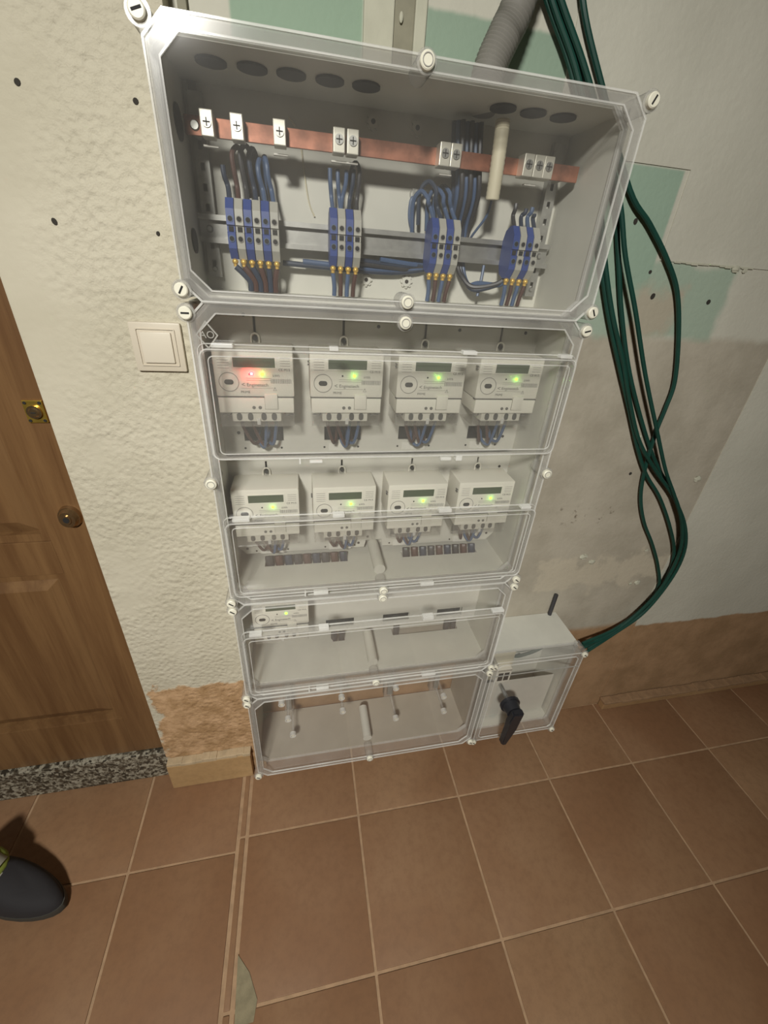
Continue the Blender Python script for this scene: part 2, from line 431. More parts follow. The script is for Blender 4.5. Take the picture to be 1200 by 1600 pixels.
# ------------------------------------------------------------------ door with threshold
door = struct(empty('door_1', (-.75, .02, .13)))
def DB(name, mb, mat='wood', par=door, smooth=False):
    o = mb.build(name, mat, par, smooth, off=(-Vector((-.75, .02, .13)))) if par is door else mb.build(name, mat, par, smooth)
    return o
DX0, DX1 = -1.16, -.296
DB('door_stile', MB().box(-.395, DX1, -.002, .03, .13, 2.16, .001))
DB('door_stile', MB().box(DX0, DX0+.11, -.002, .03, .13, 2.16, .001))
DB('door_rail', MB().box(DX0+.11, -.395, -.002, .03, .13, .30, .001))
DB('door_rail', MB().box(DX0+.11, -.395, -.002, .03, .845, .935, .001))
DB('door_rail', MB().box(DX0+.11, -.395, -.002, .03, 2.05, 2.16, .001))
def dpanel(z0, z1):
    x0, x1 = DX0+.11, -.395
    q = MB(); q.ring([(x0, z0), (x1, z0), (x1, z1), (x0, z1)], [(x0+.018, z0+.018), (x1-.018, z0+.018), (x1-.018, z1-.018), (x0+.018, z1-.018)], .02, .004)
    DB('panel_moulding', q)
    q = MB(); b = q.b
    A = [(x0+.018, z0+.018), (x1-.018, z0+.018), (x1-.018, z1-.018), (x0+.018, z1-.018)]
    k = .05; B = [(x0+k, z0+k), (x1-k, z0+k), (x1-k, z1-k), (x0+k, z1-k)]
    va = [b.verts.new((x, .017, z)) for x, z in A]; vb = [b.verts.new((x, .003, z)) for x, z in B]; vc = [b.verts.new((x, .028, z)) for x, z in A]
    b.faces.new(vb); b.faces.new(vc)
    for i in range(4):
        j = (i+1) % 4; b.faces.new((va[i], va[j], vb[j], vb[i])); b.faces.new((va[i], va[j], vc[j], vc[i]))
    DB('raised_panel', q)
dpanel(.30, .845); dpanel(.935, 2.05)
struct(MB().box(DX0-.02, -.297, -.018, .05, 0, .128, .003).build('trim_1', 'granite'))['label'] = 'speckled grey granite door sill'
# locks (parts of the door)
def ploc(px, py, y): return atY(px, py, y)-door.location
p = ploc(55.5, 643, -.004)
lk = MB().box(-.0165, .0165, -.002, .002, -.0215, .0215, .001).build('lock_plate', 'goldm', door); lk.location = p; lk['label'] = 'square brass lock plate'
MB().cyl((0, 0, 0), (0, -.006, 0), .0125, 24).cyl((0, -.006, 0), (0, -.0085, 0), .0095, 24, .007).build('lock_cylinder', 'bronze', lk, True)
MB().box(-.004, .004, -.0092, -.0080, -.001, .001).build('keyway', 'slot', lk)
for sx in (-1, 1):
    for sz in (-1, 1): MB().cyl((sx*.012, -.001, sz*.017), (sx*.012, -.0032, sz*.017), .0028, 10).build('plate_screw', 'slot', lk)
p = ploc(109, 808, -.006)
lk = MB().cyl((0, .004, 0), (0, -.004, 0), .0215, 28, .0195).cyl((0, -.004, 0), (0, -.013, 0), .018, 28, .0145).build('lock_escutcheon', 'bronze', door, True); lk.location = p; lk['label'] = 'round bronze security escutcheon'
lk.scale = (1.05, 1, 1.25)
MB().cyl((0, -.012, .001), (0, -.0155, .001), .0085, 20).build('lock_cylinder', 'bronze', lk, True)
MB().cyl((0, -.0150, .001), (0, -.0162, .001), .0055, 16).build('keyway', 'slot', lk)

# ------------------------------------------------------------------ light switch
ls = empty('light_switch', (-.0875, -.04, 1.36)); tag(ls, 'square white rocker light switch on the plastered wall left of the cabinets', 'light switch')
MB().box(-.041, .041, -.0085, 0, -.041, .041, .003).build('frame', 'switchp', ls, True)
q = MB(); q.ring(cham(-.031, .031, -.031, .031, .001), cham(-.0295, .0295, -.0295, .0295, .001), -.0105, -.008); q.build('inner_frame', 'switchp', ls)
MB().box(-.0245, .0245, -.0125, -.006, -.0255, .0255, .0015).build('rocker', 'switchr', ls, True)

# ------------------------------------------------------------------ enclosures
TX0, TX1 = -.003, .633
def plate_holes(x0, x1, z0, z1, holes, y0, y1):
    """a plate as a grid of cells with rectangular openings left out"""
    xs = sorted({x0, x1, *[h[0] for h in holes], *[h[1] for h in holes]}); zs = sorted({z0, z1, *[h[2] for h in holes], *[h[3] for h in holes]})
    q = MB()
    for zb, zt in zip(zs, zs[1:]):
        run = None
        for xa, xb in zip(xs, xs[1:]):
            hole = any(h[0] <= (xa+xb)/2 <= h[1] and h[2] <= (zb+zt)/2 <= h[3] for h in holes)
            if hole:
                if run is not None: q.box(run, xa, y0, y1, zb, zt); run = None
            elif run is None: run = xa
        if run is not None: q.box(run, xs[-1], y0, y1, zb, zt)
    return q
def screw_thing(par, x, y, z, r=.0088, deg=0, slot=True, L=.006):
    s = MB().cyl((0, 0, 0), (0, -L, 0), r, 20).cyl((0, -L, 0), (0, -L-.0012, 0), r, 20, r*.85).build('lid_screw', 'screwcream', par, True)
    s.location = (x, y, z)
    if slot:
        k = MB().box(-r*.62, r*.62, -L-.0018, -L-.0008, -r*.13, r*.13).build('screw_slot', 'slot', s); k.rotation_euler = (0, deg, 0)
    else:
        q = MB(); n = 16; c = [(r*.72*math.cos(6.283*i/n), r*.72*math.sin(6.283*i/n)) for i in range(n)]; d = [(a*.84, b*.84) for a, b in c]
        q.ring(c, d, -L-.0019, -L-.001); q.build('screw_rim', 'inkl', s)
    return s
def enclosure(name, label, x0, x1, z0, z1, yt, yf, corners, mids=(), bottom_slots=(), ch=.024, cat='enclosure', th=.004, back=True):
    """opaque tray fixed to the wall with a clear lid; corners/mids: (x, z, slot angle or None)"""
    e = empty(name, ((x0+x1)/2, 0, z0)); tag(e, label, cat); e['group_of'] = ''
    del e['group_of']
    off = -e.location
    X0, X1 = x0-.003, x1+.003; Z0, Z1 = z0+.002, z1-.002
    if back: MB().box(X0, X1, -.006, -.001, Z0, Z1).build('case_back', 'case', e, off=off)
    q = MB().box(X0, X0+th, yt, -.006, Z0, Z1).box(X1-th, X1, yt, -.006, Z0, Z1).box(X0+th, X1-th, yt, -.006, Z1-th, Z1)
    if bottom_slots:
        hs = [(a, b, c, d) for a, b, c, d in bottom_slots]
        g = plate_holes(X0+th, X1-th, yt, -.006, hs, Z0, Z0+th)
        for v in g.b.verts: v.co = Vector((v.co.x, v.co.z, v.co.y))
        g.build('case_floor', 'case', e, off=off)
    else: q.box(X0+th, X1-th, yt, -.006, Z0, Z0+th)
    q.build('case_wall', 'case', e, off=off)
    # clear lid
    oc = cham(x0, x1, z0, z1, ch); ic = cham(x0+.0025, x1-.0025, z0+.0025, z1-.0025, ch)
    MB().prism(oc, 1, yf, yf+.0025).build('lid_front', 'clear', e, off=off)
    lid = MB(); lid.ring(oc, ic, yf+.0025, yt-.001)
    lw = lid.build('lid_wall', 'clear_edge', e, off=off)
    q = MB()
    q.ring(cham(x0-.001, x1+.001, z0-.001, z1+.001, ch), cham(x0+.0015, x1-.0015, z0+.0015, z1-.0015, ch-.001), yf-.002, yf)
    q.ring(cham(x0+.014, x1-.014, z0+.013, z1-.013, ch), cham(x0+.0158, x1-.0158, z0+.0148, z1-.0148, ch-.0005), yf-.0025, yf)
    q.build('lid_ridge', 'clear_ridge', e, off=off)
    q = MB(); q.ring(cham(x0+.0018, x1-.0018, z0+.0018, z1-.0018, ch), cham(x0+.0138, x1-.0138, z0+.0128, z1-.0128, ch), yf-.001, yf)
    q.build('lid_rim', 'clear_edge', e, off=off)
    q = MB(); q.ring(cham(x0-.004, x1+.004, z0, z1, ch), cham(x0+.004, x1-.004, z0+.004, z1-.004, ch), yt-.004, yt+.002)
    q.build('lid_flange', 'clear_ridge', e, off=off)
    for x, z, a in list(corners)+list(mids):
        p = MB().cyl((0, yf-.002, 0), (0, yt, 0), .0118, 20).cyl((0, yf-.004, 0), (0, yf-.0015, 0), .0128, 20, .0128)
        o = p.build('screw_post', 'clear_edge', e, True); o.location = (x+off.x, off.y, z+off.z)
        screw_thing(e, x+off.x, yf-.002+off.y, z+off.z, .0088 if a is not None else .0092, a or 0, a is not None)
    return e, off
YF2, YT = -.189, -.15
D = math.radians
top, otop = enclosure('busbar_enclosure', 'long clear-fronted grey box atop the stack, holding a copper bar and blue terminals', 0, .63, 1.4492, 1.731, YT, -.191,
    [(0, 1.725, D(-20)), (.63, 1.725, D(-65)), (0, 1.463, D(-60)), (.63, 1.463, D(60))], [(.315, 1.725, None), (.315, 1.463, None)])
mid, omid = enclosure('meter_enclosure', 'tall transparent-fronted grey box with eight electricity meters in two rows', 0, .63, .8805, 1.4482, YT, YF2,
    [(0, 1.434, 0), (.63, 1.434, D(-15)), (0, .891, D(40)), (.63, .891, D(40))], [(.315, 1.434, None), (.315, .891, None), (-.002, 1.165, None), (.632, 1.165, None)],
    bottom_slots=[(.058, .25, -.078, -.054), (.385, .58, -.078, -.054)])
low, olow = enclosure('meter_enclosure', 'low transparent-fronted grey box below the two rows, with one single meter at its left', 0, .63, .5725, .8795, YT, YF2,
    [(0, .869, D(40)), (.63, .869, D(40)), (0, .583, D(40)), (.63, .583, D(40))], [(.315, .869, None), (.315, .583, None)],
    bottom_slots=[(.217, .251, -.046, -.020), (.390, .587, -.046, -.020)])
fus, ofus = enclosure('fuse_enclosure', 'lowest transparent-fronted box of the stack, clear fuse posts inside, just above the floor', 0, .63, .232, .5715, YT, YF2,
    [(0, .561, D(40)), (.63, .561, D(40)), (0, .240, D(40)), (.63, .240, D(40))], [(.315, .240, None)], back=False)
for o in fus.children:
    if o.name.startswith('case'): o.data.materials[0] = M['case_dim']

def part(name, mb, mat, e, smooth=False, kind=None): return mb.build(name, mat, e, smooth, kind, off=-e.location)

# knockout plugs of the top box
def disc(e, name, c, ax, r, mat, r2=None):
    q = MB(); d = Vector((0, 0, 0)); d[ax] = .0012
    q.cyl(Vector(c)-d, Vector(c)+d, r, 24, r2); return part(name, q, mat, e, True)
for x in (.055, .106, .156, .207, .257, .462, .511, .561): disc(top, 'knockout_plug', (x, -.093, 1.7235), 2, .0195, 'ko')
for y, z, s in ((-.075, 1.663, 1), (-.075, 1.524, .8)):
    disc(top, 'knockout_plug', (.6309, y, z), 0, .0215*s+.001, 'ko'); disc(top, 'knockout_plug', (.0022, y, z), 0, .0195*s+.001, 'ko')
# moulded bosses in the back of the top box
for px, py in ((583, 190), (652, 200), (572, 437), (635, 440)):
    p = atY(px, py, -.009); s = MB().cyl((p.x, -.006, p.z), (p.x, -.011, p.z), .0085, 16)
    for k in range(8):
        a = k*math.pi/4; s.cyl((p.x+.009*math.cos(a), -.006, p.z+.009*math.sin(a)), (p.x+.009*math.cos(a), -.0095, p.z+.009*math.sin(a)), .0028, 8)
    b = part('moulded_boss', s, 'case', top); q = MB().cyl((p.x, -.0115, p.z), (p.x, -.0108, p.z), .0035, 10).build('boss_hole', 'hole', b, off=-top.location)
# perforated uprights + DIN rail
def upright(x):
    hs = [(x-.003, x+.003, 1.49+.026*i, 1.50+.026*i) for i in range(8)]
    q = plate_holes(x-.0085, x+.0085, 1.475, 1.712, hs, -.020, -.018); q.box(x-.0100, x-.0085, -.020, -.006, 1.475, 1.712).box(x+.0085, x+.0100, -.020, -.006, 1.475, 1.712)
    part('upright_rail', q, 'steel', top)
    part('rail_screw', MB().cyl((x, -.020, 1.487), (x, -.0235, 1.487), .0045, 14, .003), 'steel', top, True)
upright(.018); upright(.607)
q = MB().box(.003, .622, -.0245, -.0235, 1.532, 1.556).box(.003, .622, -.0335, -.0235, 1.556, 1.557).box(.003, .622, -.0335, -.0235, 1.531, 1.532)
q.box(.003, .622, -.0345, -.0335, 1.556, 1.5635).box(.003, .622, -.0345, -.0335, 1.5245, 1.532)
part('din_rail', q, 'steel', top)
for x in (.018, .607): part('rail_screw', MB().cyl((x, -.0245, 1.544), (x, -.0285, 1.544), .0055, 14, .0035), 'steel', top, True)

# ------------------------------------------------------------------ copper busbar with clamps
bus = empty('copper_busbar', (.315, -.066, 1.663)); tag(bus, 'horizontal copper busbar with nickel clamps across the top box', 'busbar')
part('bar', MB().box(.008, .622, -.070, -.066, 1.652, 1.674, .0006), 'copper', bus)
for x in (.018, .607): part('standoff', MB().cyl((x, -.066, 1.663), (x, -.020, 1.663), .007, 12), 'grey', bus, True)
part('bar_screw', MB().cyl((.022, -.070, 1.663), (.022, -.0735, 1.663), .0065, 16, .005), 'steel', bus, True)
cl = MB().box(-.0085, .0085, -.018, .006, -.0145, .0145, .0012).build('clamp', 'zinc', bus)
cs = MB().cyl((0, -.018, .001), (0, -.0195, .001), .0062, 18).build('clamp_screw', 'steel', cl, True)
MB().box(-.0045, .0045, -.0202, -.0193, .0004, .0016).box(-.0006, .0006, -.0202, -.0193, -.0035, .0055).build('clamp_screw_slot', 'slot', bus).parent = cl
base_z = 0
CLX = [.041, .080, .137, .2205, .2405, .381, .3985, .520, .538, .555]
for i, x in enumerate(CLX):
    o = cl if i == 0 else cl.copy()
    if i:
        COL.objects.link(o)
        for ch in cl.children: c2 = ch.copy(); COL.objects.link(c2); c2.parent = o
    o.location = (x-bus.location.x, -.0075, 0.0)
# insulating tabs under the clamps
for x in (.041, .137, .2205, .2405, .39, .537): part('insulating_tab', MB().box(x-.010, x+.010, -.074, -.0665, 1.6405, 1.6425), 'label', bus)

# ------------------------------------------------------------------ terminal blocks
def terminal(col):
    e = empty('terminal_block', (0, 0, 0))
    w = .0062
    prof = [(-.0345, -.019), (-.0345, .019), (-.042, .034), (-.058, .0405), (-.066, .0405), (-.0775, .026), (-.0790, .005), (-.0760, .004), (-.0760, -.004), (-.0790, -.005), (-.0775, -.026), (-.066, -.0405), (-.058, -.0405), (-.042, -.034)]
    MB().prism(prof, 0, -w+.0003, w-.0003).build('body', col, e)
    for s in (1, -1):
        q = MB().cyl((0, -.0775, s*.013), (0, -.0795, s*.013), .0046, 16); b = q.build('screw_well', 'inkl' if col == 'grey' else 'bluew', e, True)
        MB().cyl((0, -.0796, s*.013), (0, -.0801, s*.013), .0034, 14).build('screw_head', 'slot', b)
    MB().box(-.0035, .0035, -.0775, -.0755, -.0032, .0032).build('marker_slot', 'slot', e)
    return e
protos = {}
GR = [([.0575, .0705, .0835, .0965, .1095, .1225], 'BGBGBG', 'leftmost'), ([.214, .2268, .2396, .2524], 'BGBG', 'second'), ([.383, .3958, .4086, .4214], 'BGBG', 'third'), ([.530, .5428, .5556, .5684], 'BGBG', 'rightmost')]
NM = ['first', 'second', 'third', 'fourth', 'fifth', 'sixth']
for xs_, cs_, nm in GR:
    for i, (x, c) in enumerate(zip(xs_, cs_)):
        col = 'blue' if c == 'B' else 'grey'
        if col not in protos: protos[col] = e = terminal(col)
        else: e = copy_tree(protos[col])
        e.location = (x, 0, 1.544)
        tag(e, '%s rail terminal block, %s from the left in the %s cluster' % (col, NM[i], nm), 'terminal block', 'terminal blocks on the rail of the top box')

# ------------------------------------------------------------------ wires
def wire(pts, r, mat, label, group=None, name='wire', n=8, sub=5, cat='wire'):
    o = MB().tube(pts, r, n, sub).build(name, mat, None, True)
    # origin at the first point
    p = Vector(pts[0]); o.data.transform(Matrix.Translation(-p)); o.location = p
    return tag(o, label, cat, group)
# short leads out of the bottom of each terminal with brass ferrules, dropping to the meters
fer = MB().sph((0, -.001, -.004), .0048, 12, (1, 1, .9)).cyl((0, 0, -.004), (0, 0, -.011), .0032, 10).build('brass_ferrule', 'brass', None, True)
first = True
for gi, (xs_, cs_, nm) in enumerate(GR):
    for i, (x, c) in enumerate(zip(xs_, cs_)):
        f = fer if first else fer.copy()
        if not first: COL.objects.link(f)
        first = False
        f.location = (x, -.064, 1.5042)
        tag(f, 'small brass wire end in the %s terminal of the %s cluster' % (NM[i], nm), 'wire end', 'brass wire ends under the terminals')
drops = []
for gi, (xs_, cs_, nm) in enumerate(GR):
    cx = sum(xs_)/len(xs_)
    for i, (x, c) in enumerate(zip(xs_, cs_)):
        mats = {0: ['dbluew', 'brownw'], 1: ['bluew', 'brownw'], 2: ['bluew', 'brownw'], 3: ['bluew', 'brownw']}[gi]
        mt = mats[i % 2]
        xe = cx+(x-cx)*(.62 if gi == 0 else .85)+(.0 if gi else .008)
        wire([(x, -.064, 1.493), (x*.5+xe*.5, -.063, 1.484), (xe, -.060, 1.472), (xe, -.057, 1.4585)], .0048 if gi == 0 else .0038, mt,
             '%s wire, %s from the left, going down from the %s terminal cluster' % ('brown' if mt == 'brownw' else 'blue', NM[i], nm), 'wires below the %s terminal cluster' % nm)
# leads rising from the terminals to the busbar and bending back
RC = {}
def rise(x, xt, zt, y, mt, nm, r=.0036, xb=None):
    pts = [(x, -.060, 1.582), (x+(xt-x)*.35, y+.004, 1.600), (x+(xt-x)*.85, y, (zt+1.6)/2), (xt, y, zt)]
    if xb is not None: pts += [((xt+xb)/2, y+.010, zt+.010), (xb, y+.018, zt-.006), (xb+.003, y+.022, zt-.05)]
    RC[nm] = RC.get(nm, -1)+1
    wire(pts, r, mt, '%s wire, %s from the left, looping up from the %s terminal cluster' % ({'bluew': 'light blue', 'dbluew': 'dark blue', 'blackw': 'black', 'brownw': 'brown'}[mt], NM[RC[nm]], nm), 'wires above the %s terminal cluster' % nm)
for a in ((.0575, .051, 1.625, 'dbluew', None), (.0705, .066, 1.640, 'brownw', .082), (.0835, .078, 1.643, 'blackw', .094), (.0965, .090, 1.640, 'dbluew', .101), (.1095, .102, 1.628, 'bluew', .108), (.1225, .115, 1.632, 'bluew', .108)):
    rise(a[0], a[1], a[2], -.050, a[3], 'leftmost', .0038, a[4])
for a in ((.214, .210, 1.636, 'bluew'), (.2268, .222, 1.636, 'bluew'), (.2396, .247, 1.638, 'dbluew'), (.2524, .256, 1.638, 'blackw'), (.2268, .236, 1.636, 'bluew')):
    rise(a[0], a[1], a[2], -.052, a[3], 'second', .0034, a[1]-.012 if a[3] == 'blackw' else None)
for a in ((.383, .372, 1.612, 'bluew', .352), (.3958, .384, 1.626, 'dbluew', .362), (.4086, .398, 1.618, 'bluew', .378), (.4214, .409, 1.622, 'bluew', .390)):
    rise(a[0], a[1], a[2], -.048, a[3], 'third', .0036, a[4])
for a in ((.530, .530, 1.618, 'blackw', None), (.5428, .551, 1.612, 'dbluew', None), (.5556, .562, 1.615, 'bluew', None), (.5684, .568, 1.606, 'dbluew', None)):
    rise(a[0], a[1], a[2], -.050, a[3], 'rightmost', .0036, a[4])
# bundle coming down from the conduit, behind the rail, then spreading
for i in range(9):
    x = .410+.0050*i; y = -.040-.006*(i % 3)
    mt = ['dbluew', 'bluew', 'blackw'][i % 3]
    if i < 5:
        xe = [.131, .165, .263, .262, .30][i]
        end = [(x+.012, -.015, 1.575), (x-.005, -.0150, 1.52), (x-.06, -.018, 1.502+.004*i), ((x+xe)/2, -.022, 1.499+.004*i), (xe, -.030, 1.503+.004*i)]
    else:
        k = i-5
        end = [(x+.012, -.015, 1.575), (x+.016, -.0150, 1.52), (x+.026, -.030, 1.497-.004*k), (.478+.004*k, -.042, 1.485-.004*k if k < 2 else 1.492), (.515+.004*k, -.052, 1.492), (.533, -.0545, 1.503)] if k < 3 else [(x+.012, -.015, 1.575), (.462, -.018, 1.53)]
    wire([(x-.004, y, 1.715), (x, y-.004, 1.67), (x+.008, y, 1.62)]+end, .0044, mt,
         '%s wire, %s from the left in the thick bundle below the conduit' % ({'dbluew': 'dark blue', 'bluew': 'blue', 'blackw': 'black'}[mt], (NM+['seventh', 'eighth', 'ninth'])[i]), 'wire bundle in the top box')
wire([(.480, -.060, 1.617), (.477, -.055, 1.595), (.466, -.035, 1.570), (.462, -.015, 1.552)], .0022, 'bluew', 'thin blue wire coming out of the beige tube end in the top box')
wire([(.497, -.030, 1.522), (.494, -.035, 1.50), (.489, -.040, 1.4705)], .0028, 'bluew', 'thin blue wire hanging alone left of the rightmost terminal cluster')
wire([(.362, -.0135, 1.560), (.352, -.013, 1.585), (.352, -.013, 1.61), (.359, -.012, 1.619)], .003, 'bluew', 'pale blue earth wire rising to a bolt in the top box')
bl = empty('earth_bolt', (.359, -.006, 1.621)); tag(bl, 'round metal bolt on the back of the top box left of the third terminal cluster', 'bolt')
MB().cyl((0, 0, 0), (0, -.004, 0), .009, 18).build('washer', 'steel', bl, True)
MB().cyl((0, -.004, 0), (0, -.010, 0), .0062, 6).build('nut', 'steel', bl)
# stray thin grey wires on the back of the box
wire([(.150, -.0085, 1.70), (.165, -.0085, 1.68), (.172, -.0085, 1.63), (.178, -.0085, 1.595), (.187, -.0085, 1.575)], .0012, 'tube', 'thin pale string hanging behind the copper bar')

# beige tube and conduit
def tubething(name, pts, r, mat, label, corr, cat, sub=14, n=20):
    o = MB().tube(pts, r, n, sub, corr).build(name, mat, None, True); p = Vector(pts[0]); o.data.transform(Matrix.Translation(-p)); o.location = p
    return tag(o, label, cat)
tubething('corrugated_tube', [(.466, -.090, 1.712), (.467, -.090, 1.69), (.468, -.090, 1.65), (.469, -.088, 1.614)], .0108, 'tube', 'short beige corrugated tube hanging inside the top box', .03, 'tube', 12)
p0 = atY(765, 108, -.055); p1 = atY(812, 0, -.055)
d = (p1-p0)
tubething('conduit', [Vector((p0.x-.008, -.060, 1.7265)), p0+d*.0, p0+d*.5, p1, p1+d*1.0+Vector((0, .01, .05)), Vector((p1.x+d.x*1.6, -.03, 2.2)), Vector((p1.x+d.x*1.7, -.03, 2.57))], .024, 'conduit', 'thick grey corrugated conduit entering the top of the stack from above', .035, 'conduit', 16, 24)

# ------------------------------------------------------------------ plates inside the meter boxes
MC = [.077, .235, .392, .549]
def openings(zb): return [(c-.037, c+.039, zb, zb+.030) for c in MC]
hs = openings(1.185)+[(c-.0022, c+.0022, 1.388, 1.422) for c in MC]
part('mounting_plate', plate_holes(.001, .629, 1.158, 1.4295, hs, -.050, -.047), 'plate', mid)
q = plate_holes(.001, .629, .925, 1.150, openings(.925)[:0]+[(c-.037, c+.039, .929, .955) for c in MC]+[(c-.0020, c+.0020, 1.124, 1.140) for c in MC], -.050, -.047)
q.prism([(.018, .905), (.292, .905), (.296, .925), (.001, .925)], 1, -.050, -.047)
q.prism([(.338, .905), (.612, .905), (.629, .925), (.334, .925)], 1, -.050, -.047)
part('mounting_plate', q, 'plate', mid)
hs = [(c-.0022, c+.0022, .835, .850) for c in MC]+[(c-.037, c+.039, .640, .668) for c in MC]
part('mounting_plate', plate_holes(.001, .629, .622, .864, hs, -.050, -.047), 'plate', low)
for c in MC[1:]:
    for z in (.774, .748): part('guide_slot', MB().box(c-.018, c+.018, -.0508, -.0500, z, z+.003), 'slot', low)
for e_, z0_, z1_ in ((mid, 1.183, 1.217), (mid, .927, .957), (low, .638, .670)):
    for c in MC: part('opening_shade_block', MB().box(c-.040, c+.042, -.030, -.010, z0_-.004, z1_+.03), 'slot', e_)  # black blocks added behind the openings in place of deep shade
# labels and holes under each opening
for c in MC:
    for zl, e in ((1.170, mid), (.912, mid)):
        part('paper_label', MB().box(c-.028, c+.024, -.0515, -.050, zl-.008, zl+.009), 'label', e)
        for s in (-.037, .034): part('plate_hole', MB().cyl((c+s, -.0500, zl), (c+s, -.0508, zl), .0022, 10), 'hole', e)
for x, z in ((.030, 1.203), (.060, 1.42), (.30, 1.41), (.46, 1.41), (.60, 1.41), (.606, 1.115), (.598, 1.19), (.30, .935), (.278, .918), (.02, .92), (.61, .925)): part('plate_hole', MB().cyl((x, -.0500, z), (x, -.0508, z), .0032, 10), 'hole', mid)
# big grey centre posts of the cases
for e, z in ((mid, .914), (low, .606), (fus, .268)):
    part('centre_post', MB().cyl((.313, -.051, z), (.313, YT, z), .0130, 20), 'case', e, True)
# recessed mark at the left of the meter box
ft = MB().ring([(.008, 1.405), (.0235, 1.385), (.039, 1.405), (.0235, 1.425)], [(.0105, 1.405), (.0235, 1.3885), (.0365, 1.405), (.0235, 1.4215)], YF2-.0012, YF2)
mk = part('moulded_mark', ft, 'inkl', mid)
text_mesh('moulded_letters', 'AO', .014, 'inkl', mk, (.0235-mid.location.x, YF2-.0008, 1.405-mid.location.z))

# hinged inspection windows
def window(e, x0, x1, z0, z1, yf, clips):
    w_ = MB(); P = .014
    k = 4
    o1 = cham(x0, x1, z0, z1, .012, k); i1 = cham(x0+.003, x1-.003, z0+.003, z1-.003, .010, k)
    w_.ring(o1, i1, yf-P, yf-.0005); root = part('inspection_window', w_, 'clear_edge', e)
    loc = -e.location
    MB().prism(i1, 1, yf-P, yf-P+.002).build('pane', 'clear_window', root, off=loc)
    q = MB(); q.ring(cham(x0-.0008, x1+.0008, z0-.0008, z1+.0008, .012, k), cham(x0+.0012, x1-.0012, z0+.0012, z1-.0012, .010, k), yf-P-.0012, yf-P)
    q.ring(cham(x0+.010, x1-.010, z0+.009, z1-.009, .008, k), cham(x0+.0114, x1-.0114, z0+.0104, z1-.0104, .007, k), yf-P-.0012, yf-P)
    q.ring(cham(x0-.005, x1+.005, z0-.005, z1+.006, .012, k), cham(x0-.0036, x1+.0036, z0-.0036, z1+.0046, .010, k), yf-.0030, yf)
    q.build('window_ridge', 'clear_ridge', root, off=loc)
    for x, z, w2, h2 in clips:
        c = MB().box(x-w2/2, x+w2/2, yf-P-.001, yf-.002, z-h2/2, z+h2/2, .001).build('clip', 'clear_frost', root, off=loc)
    return root
window(mid, .012, .622, 1.214, 1.388, YF2, [(.044, 1.393, .030, .006), (.205, 1.3935, .014, .006), (.425, 1.394, .024, .006), (.60, 1.393, .022, .006), (.148, 1.208, .003, .010), (.175, 1.2065, .022, .004), (.41, 1.207, .020, .006), (.435, 1.208, .012, .010)])
window(mid, .012, .624, .914, 1.088, YF2, [(.040, 1.094, .030, .006), (.215, 1.094, .022, .007), (.425, 1.094, .026, .007), (.60, 1.093, .022, .006), (.148, .908, .003, .012), (.18, .906, .030, .006), (.41, .907, .030, .007)])
window(low, .014, .618, .606, .796, YF2, [(.040, .802, .026, .007), (.185, .802, .022, .009), (.425, .803, .026, .010), (.60, .802, .030, .006), (.148, .600, .003, .012), (.18, .598, .030, .006), (.45, .600, .036, .007)])

